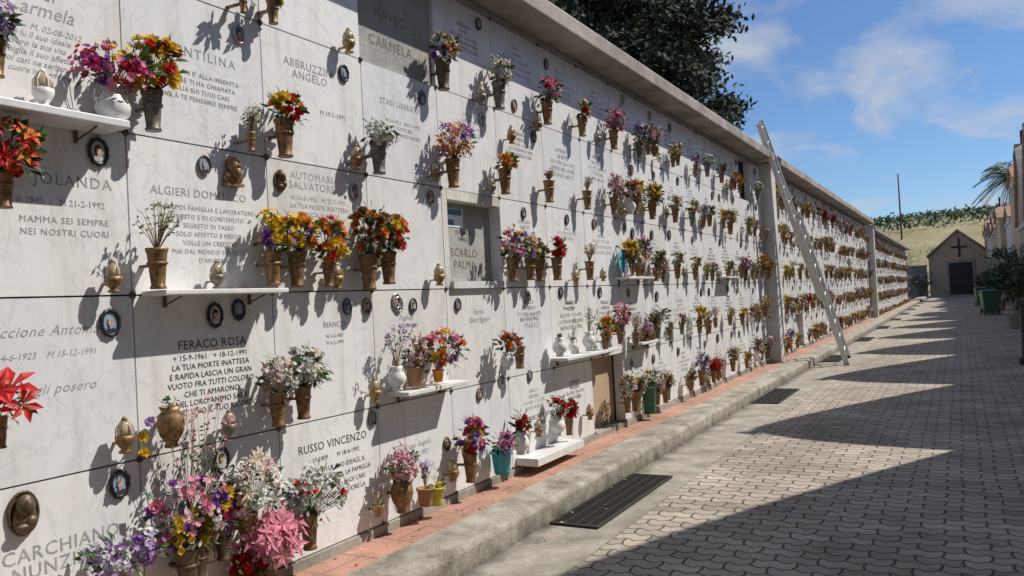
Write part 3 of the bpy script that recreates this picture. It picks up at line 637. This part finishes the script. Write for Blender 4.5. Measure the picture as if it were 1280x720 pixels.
def shrub(name,x,y,h,r,pot=True,mats=("shrub_green","leaf_dark")):
    mb=MB(); z=0
    if pot: mb.lathe([(r*.35,0),(r*.4,.03),(r*.5,.4),(r*.56,.42),(r*.56,.48),(r*.46,.48),(r*.42,.42)],18,"plaster_grey",(x,y,0)); z=.45
    for i in range(11):
        t=i*2.4; e=V3((x+math.cos(t)*r*.75,y+math.sin(t)*r*.75,z+(h-z)*random.uniform(.4,1))); mb.tube((x,y,z),e,.02,.008,"bark",4); clump(mb,e,r*.45,80,mats,.07)
    clump(mb,(x,y,z+(h-z)*.5),r*.8,220,mats,.08,1.0)
    return obj(name,mb.mesh(name))
shrub("potted_shrub",4.35,26,2.1,.6); shrub("potted_shrub",4.5,30,1.7,.5); shrub("potted_shrub",4.4,40,1.6,.5); shrub("potted_shrub",4.3,55,1.6,.5)
for x,y,h,r in ((-1.5,74,3.4,1.4),(.2,73.5,2.2,.8),(-4,78,4.4,1.8)): shrub("shrub",x,y,h,r,False)
def conifer(name,x,y,H,R,seed,zb=2.2):
    rnd=random.Random(seed); mb=MB()
    pts=[V3((x,y,-.1)),V3((x+.1,y,H*.35)),V3((x-.1,y+.1,H*.7)),V3((x,y,H*.97))]; rs=[.38,.28,.15,.03]
    for i in range(3): mb.tube(pts[i],pts[i+1],rs[i],rs[i+1],"bark",9)
    for i in range(200):
        z=zb+(H-zb)*rnd.random()**1.1; t=rnd.uniform(0,6.28); f=(z-zb)/(H-zb)
        rad=R*(1-f**1.6)*(.72+.28*min(1,f*6))*rnd.uniform(.55,1.1)
        e=V3((x+math.cos(t)*rad,y+math.sin(t)*rad,z+rad*rnd.uniform(.0,.35))); s=V3((x,y,z-rad*.1))
        mb.tube(s,e,.06*(1-f)+.02,.012,"bark",4)
        for k in range(4):
            q=s.lerp(e,rnd.uniform(.35,1.02))+V3([rnd.uniform(-.3,.3) for _ in range(3)])
            clump(mb,q,rnd.uniform(.4,.7),95,("needle","needle_light"),.115,.6,rnd,.5)
    return obj(name,mb.mesh(name))
conifer("conifer_tree",-5.2,23.6,15.5,3.3,3,5.2)
conifer("conifer_tree",-8.0,21.0,15,3.4,8,4.5)
mb=MB(); px,py,pz=6.7,66,8.4
for i in range(12): mb.tube((px,py,pz*i/12),(px,py,pz*(i+1)/12),.24-.006*i,.2-.006*i,"bark",9)
for i in range(46):
    t=2.4*i; el=random.uniform(-.3,1.2); L=2.9; p0=V3((px,py,pz)); hd=V3((math.cos(t),math.sin(t),0)); pr=p0
    for k in range(1,9):
        s=k/8; p1=p0+hd*(L*s*math.cos(el))+V3((0,0,L*s*math.sin(el)-1.7*s*s)); mb.tube(pr,p1,.03,.02,"palm_green",3)
        sdv=hd.cross(V3((0,0,1)))
        for sg in (-1,1):
            for q in (0,.33,.66):
                c=pr.lerp(p1,q); mb.petal(c,(sdv*sg+hd*.5+V3((0,0,-.35))).normalized(),V3((0,0,1)),0,.6*(1.1-s*.6),.08,"palm_green",-.2)
        pr=p1
obj("palm_tree",mb.mesh("palm_tree"))
# ---------------------------------------------------------------- hill, vineyard
def hz(x,y):
    t=min(1,max(0,(y-92)/62)); h=11.6*(t*t*(3-2*t)); w=1+.0016*x*1.0+.03*math.sin(x*.06)+.02*math.sin(x*.17+y*.1)
    side=max(.2,min(1,1-(abs(x)-160)/200)) if abs(x)>160 else 1
    t2=min(1,max(0,(y-230)/150)); return h*w*side*(1-.5*t2)-.02
mb=MB(); nx,ny=80,50
for j in range(ny+1):
    for i in range(nx+1):
        x=-320+640*i/nx; y=88+300*j/ny; mb.v.append((x,y,hz(x,y)))
for j in range(ny):
    for i in range(nx): a=j*(nx+1)+i; mb.face([a,a+1,a+nx+2,a+nx+1],"dry_grass",True)
obj("hill",mb.mesh("hill"))
mb=MB(); rnd=random.Random(9)
for row in range(17):
    y=136+row*3.0
    for i in range(150):
        x=-60+i*.85+rnd.uniform(-.3,.3)
        z=hz(x,y); clump(mb,(x,y,z+.7),.8,8,("vine_green","shrub_green"),.45,.8,rnd)
obj("vineyard",mb.mesh("vineyard"))
mb=MB()
for i in range(70):
    x=rnd.uniform(-30,30); y=rnd.uniform(90,128); z=hz(x,y); s=rnd.uniform(.4,1.3); clump(mb,(x,y,z+s*.3),s,40,("scrub_green","shrub_green"),.2,.6,rnd)
obj("hillside_scrub",mb.mesh("hillside_scrub"))
mb=MB(); px,py=-4.1,130; z=hz(px,py); mb.tube((px,py,z-.3),(px,py,17.2),.13,.09,"wood_pole",8,cap=True)
mb.tube((px,py,17.2),(px,py,17.35),.04,.03,"ceramic_white",6,cap=True); mb.box((px-.1,py-.2,16.8),(px+.1,py-.1,17.0),"wood_pole")
obj("utility_pole",mb.mesh("utility_pole"))
# ---------------------------------------------------------------- light
el=math.radians(50); az=math.radians(48)
S=V3((math.sin(az)*math.cos(el),math.cos(az)*math.cos(el),math.sin(el)))
s=bpy.data.lights.new("sun","SUN"); so=bpy.data.objects.new("sun",s); sc.collection.objects.link(so); s.energy=5.0; s.angle=math.radians(.5); s.color=(1,.95,.87)
so.rotation_euler=S.to_track_quat('Z','Y').to_euler(); so.location=(20,20,30)
w=bpy.data.worlds.new("World"); sc.world=w; w.use_nodes=True; nt=w.node_tree; bg=nt.nodes["Background"]
sky=nt.nodes.new("ShaderNodeTexSky"); sky.sky_type='NISHITA'; sky.sun_disc=False; sky.sun_elevation=el; sky.sun_rotation=az; sky.air_density=.9; sky.dust_density=.2; sky.ozone_density=4
tc=nt.nodes.new("ShaderNodeTexCoord"); sp=nt.nodes.new("ShaderNodeSeparateXYZ"); nt.links.new(tc.outputs["Generated"],sp.inputs[0])
ad=nt.nodes.new("ShaderNodeMath"); ad.operation='ADD'; ad.inputs[1].default_value=.15; nt.links.new(sp.outputs[2],ad.inputs[0])
dv=nt.nodes.new("ShaderNodeVectorMath"); dv.operation='DIVIDE'; cx=nt.nodes.new("ShaderNodeCombineXYZ")
for i in range(3): nt.links.new(ad.outputs[0],cx.inputs[i])
nt.links.new(tc.outputs["Generated"],dv.inputs[0]); nt.links.new(cx.outputs[0],dv.inputs[1])
mp=nt.nodes.new("ShaderNodeMapping"); mp.inputs["Scale"].default_value=(1.3,.9,1); mp.inputs["Location"].default_value=(5.1,2.2,0); nt.links.new(dv.outputs[0],mp.inputs["Vector"])
cf=ramp(nt,noise(nt,mp.outputs[0],1.6,8,.55,.5),[(.47,g(0)),(.66,g(.8))])
sk=mix(nt,1.0,sky.outputs[0],(.74,.85,.97),'MULTIPLY')
mx=mix(nt,cf,sk,(4.9,5.2,5.8)); nt.links.new(mx,bg.inputs[0]); bg.inputs[1].default_value=.112
